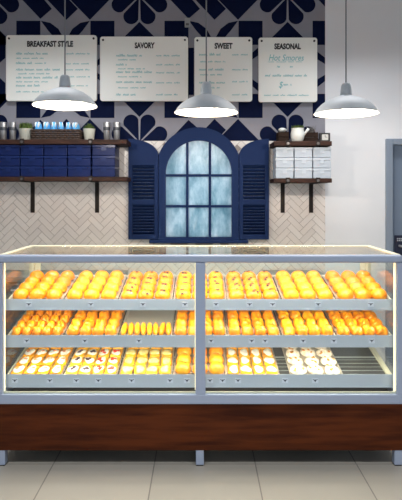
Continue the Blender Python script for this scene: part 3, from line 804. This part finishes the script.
def lump(rx, ry, h, seed, amp=.06, flat=.25, m=0, mb=None, off=(0, 0, 0), fn=None, nu=18, nv=10, pw=1.0):
    rnd = random.Random(seed); ph = [rnd.uniform(0, 6.28) for _ in range(6)]
    mb = mb or MB()
    def f(t, p):
        k = 1+amp*(math.sin(2*p+ph[0])*.5+math.sin(3*p+ph[1])*.35+math.sin(4*t+ph[2]+p)*.3)
        st = math.sin(t)**pw; ct = math.cos(t)
        z = h*(flat+(1-flat)*ct) if ct > 0 else h*flat*(1+ct*.98)
        v = Vector((rx*st*math.cos(p)*k, ry*st*math.sin(p)*k, z*(1+.3*amp*math.sin(3*p+ph[3]))))
        if fn: v = fn(v, t, p)
        return v+Vector(off)
    return mb.ball(f, nu, nv, m)
def mk_round(rx, ry, seed, m):
    t = lump(rx, ry, .064, seed, .06, .3, pw=.85).build('bun', M[m], smooth=True); return t
def mk_spotted(rx, ry, seed, m):
    t = lump(rx, ry, .060, seed, .05, .3, pw=.85).build('berry_bun', M[m], smooth=True)
    rnd = random.Random(seed+50)
    for k in range(3):
        a = rnd.uniform(0, 6.28); r = rnd.uniform(.1, .5); x, y = rx*r*math.cos(a), ry*r*math.sin(a)-ry*.2
        z = .060*(.3+.7*math.sqrt(max(0, 1-(x/rx)**2-(y/ry)**2)))
        q = MB().ball(lambda th, p: Vector((x+(.010*math.sin(th)*math.cos(p)), y+.010*math.sin(th)*math.sin(p), z-.001+.005*math.cos(th))), 8, 6).build('dark_berry', M['choc'], t, smooth=True)
        q['label'] = 'dark baked berry'
    return t
def mk_knot(rx, ry, seed, m):                       # plaited roll: lobes round the rim and a twist on top
    def fn(v, t, p):
        k = 1+.10*math.cos(4*p+2.2*t); return Vector((v.x*k, v.y*k, v.z*(1+.10*math.cos(4*p+2.2*t))))
    return lump(rx, ry, .048, seed, .05, .3, fn=fn, nu=28, nv=12, pw=.62).build('knotted_roll', M[m], smooth=True)
def mk_twist(rx, ry, seed, m):                      # long roll with diagonal ridges
    def fn(v, t, p):
        return Vector((v.x, v.y, v.z*(1+.16*math.sin(v.y/ry*6.5+v.x/rx*1.6))))
    return lump(rx, ry, .050, seed, .04, .25, fn=fn, nu=24, nv=14, pw=.6).build('twisted_roll', M[m], smooth=True)
def mk_finger(rx, ry, seed, m):
    return lump(rx, ry, .046, seed, .02, .35, pw=.75).build('finger_roll', M[m], smooth=True)
def mk_danish(rx, ry, seed, m, top, fruits):
    rnd = random.Random(seed)
    def fn(v, t, p):                                 # squared off, with a raised rim
        c = max(abs(math.cos(p)), abs(math.sin(p))); k = (1/c)**.92
        r = math.sin(t); z = v.z*(1 if t > 1.2 else .7+.3*r**4)
        return Vector((v.x*k*.97, v.y*k*.97, z))
    t = lump(rx, ry, .032, seed, .03, .45, fn=fn, nu=24, nv=12, pw=.48).build('danish_pastry', M[m], smooth=True)
    a = lump(rx*.80, ry*.80, .013, seed+1, .3, .4, off=(0, 0, .0165), nu=16, nv=8).build('filling', M[top], t, smooth=True)
    a['label'] = 'pale filling in the centre'
    for f in fruits:
        an = rnd.uniform(0, 6.28); q = rnd.uniform(.15, .45); x, y = rx*q*math.cos(an), ry*q*math.sin(an)
        lump(rx*.34, ry*.2, .009, seed+3, .15, .4, off=(x, y, .0255), nu=10, nv=6).build('fruit_piece', M[f], t, smooth=True)
    return t
def mk_sugar(rx, ry, seed, m):
    def fn(v, t, p): return Vector((v.x, v.y, v.z*(1+.3*math.sin(v.x*190+seed)*math.sin(v.y*170+seed))))
    t = lump(rx, ry, .032, seed, .13, .35, fn=fn, nu=22, nv=10, pw=.7).build('sugared_pastry', M['sugar'], smooth=True)
    rnd = random.Random(seed)
    for k in range(4):
        x, y = rx*rnd.uniform(-.65, .65), ry*rnd.uniform(-.7, .5); an = rnd.uniform(0, 3)
        q = MB().ball(lambda th, p: Matrix.Rotation(an, 3, 'Z') @ Vector((.015*math.sin(th)*math.cos(p), .007*math.sin(th)*math.sin(p), .0025*math.cos(th)))+Vector((x, y, .032)), 10, 6)
        q.build('almond_flake', M['almond'], t, smooth=True)
    return t
trayn7 = ['leftmost tray', 'second tray from left', 'third tray from left', 'middle tray', 'third tray from right', 'second tray from right', 'rightmost tray']
rowname = {1: ['only row'], 4: ['front row', 'second row', 'third row', 'back row'], 5: ['front row', 'second row', 'third row', 'fourth row', 'back row']}
colname = {5: ['leftmost', 'second from left', 'middle', 'second from right', 'rightmost'], 3: ['left', 'centre', 'right'], 4: ['leftmost', 'second from left', 'second from right', 'rightmost'],
           8: ['first', 'second', 'third', 'fourth', 'fifth', 'sixth', 'seventh', 'eighth']}
# (maker, columns, rows, material, adjective noun, category, tray description)
GOODS = [
 [(mk_round, 3, 4, 'b_orange', 'round orange bun', 'bun', 'round orange buns'),
  (mk_round, 3, 4, 'b_yellow', 'smooth yellow bun', 'bun', 'smooth yellow buns'),
  (mk_spotted, 3, 4, 'b_orange', 'dark-spotted bun', 'bun', 'dark-spotted buns'),
  (mk_spotted, 3, 4, 'b_yellow', 'dark-spotted bun', 'bun', 'dark-spotted buns'),
  (mk_spotted, 3, 4, 'b_deep', 'dark-spotted bun', 'bun', 'dark-spotted buns'),
  (mk_round, 3, 4, 'b_yellow', 'golden bun', 'bun', 'golden buns'),
  (mk_round, 3, 4, 'b_orange', 'round orange bun', 'bun', 'round orange buns')],
 [(mk_knot, 5, 5, 'b_deep', 'knotted roll', 'roll', 'small knotted rolls'),
  (mk_twist, 4, 4, 'b_orange', 'ridged golden roll', 'roll', 'ridged golden rolls'),
  (mk_finger, 8, 1, 'b_yellow', 'finger roll', 'roll', 'finger rolls'),
  (mk_twist, 4, 4, 'b_deep', 'ridged golden roll', 'roll', 'ridged golden rolls'),
  (mk_twist, 4, 4, 'b_orange', 'ridged golden roll', 'roll', 'ridged golden rolls'),
  (mk_twist, 4, 4, 'b_yellow', 'ridged yellow roll', 'roll', 'ridged yellow rolls'),
  (mk_knot, 4, 4, 'b_deep', 'knotted roll', 'roll', 'knotted orange rolls')],
 [(lambda a, b, s, m: mk_danish(a, b, s, m, 'icing', ['peach']), 4, 4, 'b_yellow', 'white-iced danish', 'pastry', 'white-iced danish pastries'),
  (lambda a, b, s, m: mk_danish(a, b, s, m, 'icing', ['berry', 'berry']), 4, 4, 'b_pale', 'fruit danish', 'pastry', 'mixed fruit danish pastries'),
  (lambda a, b, s, m: mk_danish(a, b, s, m, 'b_custard', []), 4, 4, 'b_pale', 'custard danish', 'pastry', 'custard danish pastries'),
  (mk_round, 3, 4, 'b_yellow', 'plain yellow roll', 'roll', 'plain yellow rolls'),
  (lambda a, b, s, m: mk_danish(a, b, s, m, 'icing', []), 4, 4, 'b_yellow', 'white-topped danish', 'pastry', 'white-topped danish pastries'),
  (mk_sugar, 3, 4, 'sugar', 'powdered pastry', 'pastry', 'powdered almond pastries'),
  None]]
for k in range(3):
    for c in range(7):
        g = GOODS[k][c]
        if g is None: continue
        fn, nc, nr, mm, noun, cat, tdesc = g
        trayn = trayn7 if k < 2 else ['leftmost tray', 'second tray from left', 'third tray from left', 'third tray from right', 'second tray from right', 'rightmost tray']
        e0, e1 = edges[c], edges[c+1]
        if k == 2 and c == 5: e0, e1 = .527, .850
        if k == 2 and c == 4: e0, e1 = .150, .472
        T = shelf_T[k] @ Matrix.Translation(((e0+e1)/2, TD/2+.006, .0008))
        po = pan_o if not used_pan[0] else pan_o.copy()
        if used_pan[0]: COL.objects.link(po)
        used_pan[0] = True
        po.matrix_world = T
        tag(po, 'metal tray of %s, %s on the %s shelf' % (tdesc, trayn[c], SHN[k]), 'baking tray', 'baking trays in the display case')
        px_, py_ = (TW-.013)/nc, (TD-.015)/nr
        if nr == 1: py_ = .165
        protos = []; kx = 1.0 if k == 2 and c == 5 else 1.0
        if k == 2 and c == 1:                        # dark berries on the left half, red fruit on the right
            protos = [mk_danish(px_*.474, py_*.47, 90+i, mm, 'icing', ['berry', 'berry', 'berry'] if i < 2 else ['strawberry', 'strawberry', 'strawberry']) for i in range(4)]
        else: protos = [fn(px_*(.465 if fn in (mk_sugar, mk_finger) or cat == 'pastry' else .482)*kx, py_*(.46 if cat == 'pastry' else .478)*kx, 10*c+100*k+i, mm) for i in range(3 if fn is mk_sugar else 2)]
        used = [False]*len(protos)
        for r in range(nr):
            for q in range(nc):
                i = (q if len(protos) == 4 else (q+r+(r*q)//2) % len(protos))
                if len(protos) == 4: i = q if r % 2 == 0 else [0, 1, 2, 3][q]
                if not used[i]: o = protos[i]; used[i] = True
                else: o = copy_tree(protos[i])
                x = -(TW-.013)/2+px_*(q+.5); y = -(TD-.015)/2+py_*(r+.5)
                jig = 0.0015
                Tz = T @ Matrix.Translation((x+random.uniform(-jig, jig), y+random.uniform(-jig, jig), .0025)) @ Matrix.Rotation(random.choice((0, pi))+random.uniform(-.1, .1), 4, 'Z')
                o.matrix_world = Tz
                pos = rowname[nr][r]+' '+colname[nc][q] if nr > 1 else colname[nc][q]+' from left'
                nn = noun
                if k == 2 and c == 1: nn = 'dark-berry danish' if q < 2 else 'red-fruit danish'
                tag(o, '%s, %s, %s of the %s shelf' % (nn, pos, trayn[c], SHN[k]), cat, '%s on the %s, %s shelf' % (tdesc, trayn[c], SHN[k]))

# ------------------------------------------------------------------ work counters behind the case
def counter(x0, x1, label):
    t = empty('work_counter', ((x0+x1)/2, DW-.2, 0), label, 'counter', 'work counters behind the display case')
    ya, yb = DW-.38, DW-.008
    MB().box(x0, x1, ya-.02, yb, .88, .92).build('worktop', M['counter'], t, True, bevel=.004)
    MB().box(x0+.01, x1-.01, ya, yb-.02, .1, .879).build('cabinet_body', M['counter_body'], t, True)
    n = 3; wd = (x1-x0-.02)/n
    for i in range(n):
        d = MB().box(x0+.01+i*wd+.004, x0+.01+(i+1)*wd-.004, ya-.018, ya-.0005, .12, .87).build('cabinet_door', M['counter_body'], t, True, bevel=.003)
        hb_ = MB().tube([(x0+.01+i*wd+.06, ya-.035, .82), (x0+.01+(i+1)*wd-.06, ya-.035, .82)], .006).build('handle', M['chrome'], d); hb_.location = -t.location
    MB().box(x0+.03, x1-.03, ya+.05, yb-.03, 0, .1).build('plinth', M['black'], t, True)
counter(-2.0, PX(128, DW), 'grey steel-topped work counter behind the left half of the case')
counter(PX(262, DW), 1.0, 'grey steel-topped work counter behind the right half of the case')

# ------------------------------------------------------------------ lights
w = bpy.data.worlds.new('World'); S.world = w; w.use_nodes = True
bg = w.node_tree.nodes['Background']; bg.inputs['Color'].default_value = (.72, .86, 1.0, 1); bg.inputs['Strength'].default_value = 1.05
def area(name, loc, rot, sx, sy, e, col=(1, 1, 1), spread=pi):
    l = bpy.data.lights.new(name, 'AREA'); l.shape = 'RECTANGLE'; l.size = sx; l.size_y = sy; l.energy = e; l.color = col; l.spread = spread
    o = bpy.data.objects.new(name, l); COL.objects.link(o); o.location = loc; o.rotation_euler = rot; return o
for x in (-1.2, 1.2):
    area('unseen_ceiling_light', (x, 1.2, ZC-.02), (0, 0, 0), 1.2, .6, 44, (.95, .98, 1), math.radians(112))
    area('unseen_ceiling_light', (x, 3.92, ZC-.02), (0, 0, 0), 1.3, .2, 15, (.97, .98, 1), math.radians(98))  # added over the aisle, out of view, to brighten the lower back wall
area('daylight_outside', (WX, DW+1.0, 1.9), (-pi/2, 0, 0), 2.0, 2.0, 33, (.85, .95, 1))
# strips inside the display case
area('case_light', (CXw, D0+.07, Z_TR-.004), (math.radians(28), 0, 0), 2.2, .03, 10.5, (1, .92, .72))
for k in range(2):
    area('case_light', (CXw, DS+.03, railz[k][1]-.006), (math.radians(25), 0, 0), 2.2, .02, 8, (1, .92, .72))

# ------------------------------------------------------------------ camera
cd = bpy.data.cameras.new('Camera'); cd.sensor_fit = 'VERTICAL'; cd.sensor_height = 36; cd.sensor_width = 36
cd.lens = F/500*36; cd.shift_y = -(250-HY)/500; cd.clip_start = .05
co = bpy.data.objects.new('Camera', cd); COL.objects.link(co); co.location = (0, 0, CH); co.rotation_euler = (pi/2, 0, 0)
S.camera = co
S.view_settings.view_transform = 'Standard'; S.view_settings.look = 'None'; S.view_settings.exposure = 0; S.view_settings.gamma = 1
S.view_settings.use_curve_mapping = False
S.cycles.use_denoising = True; S.cycles.max_bounces = 10; S.cycles.transparent_max_bounces = 24; S.cycles.sample_clamp_indirect = 6
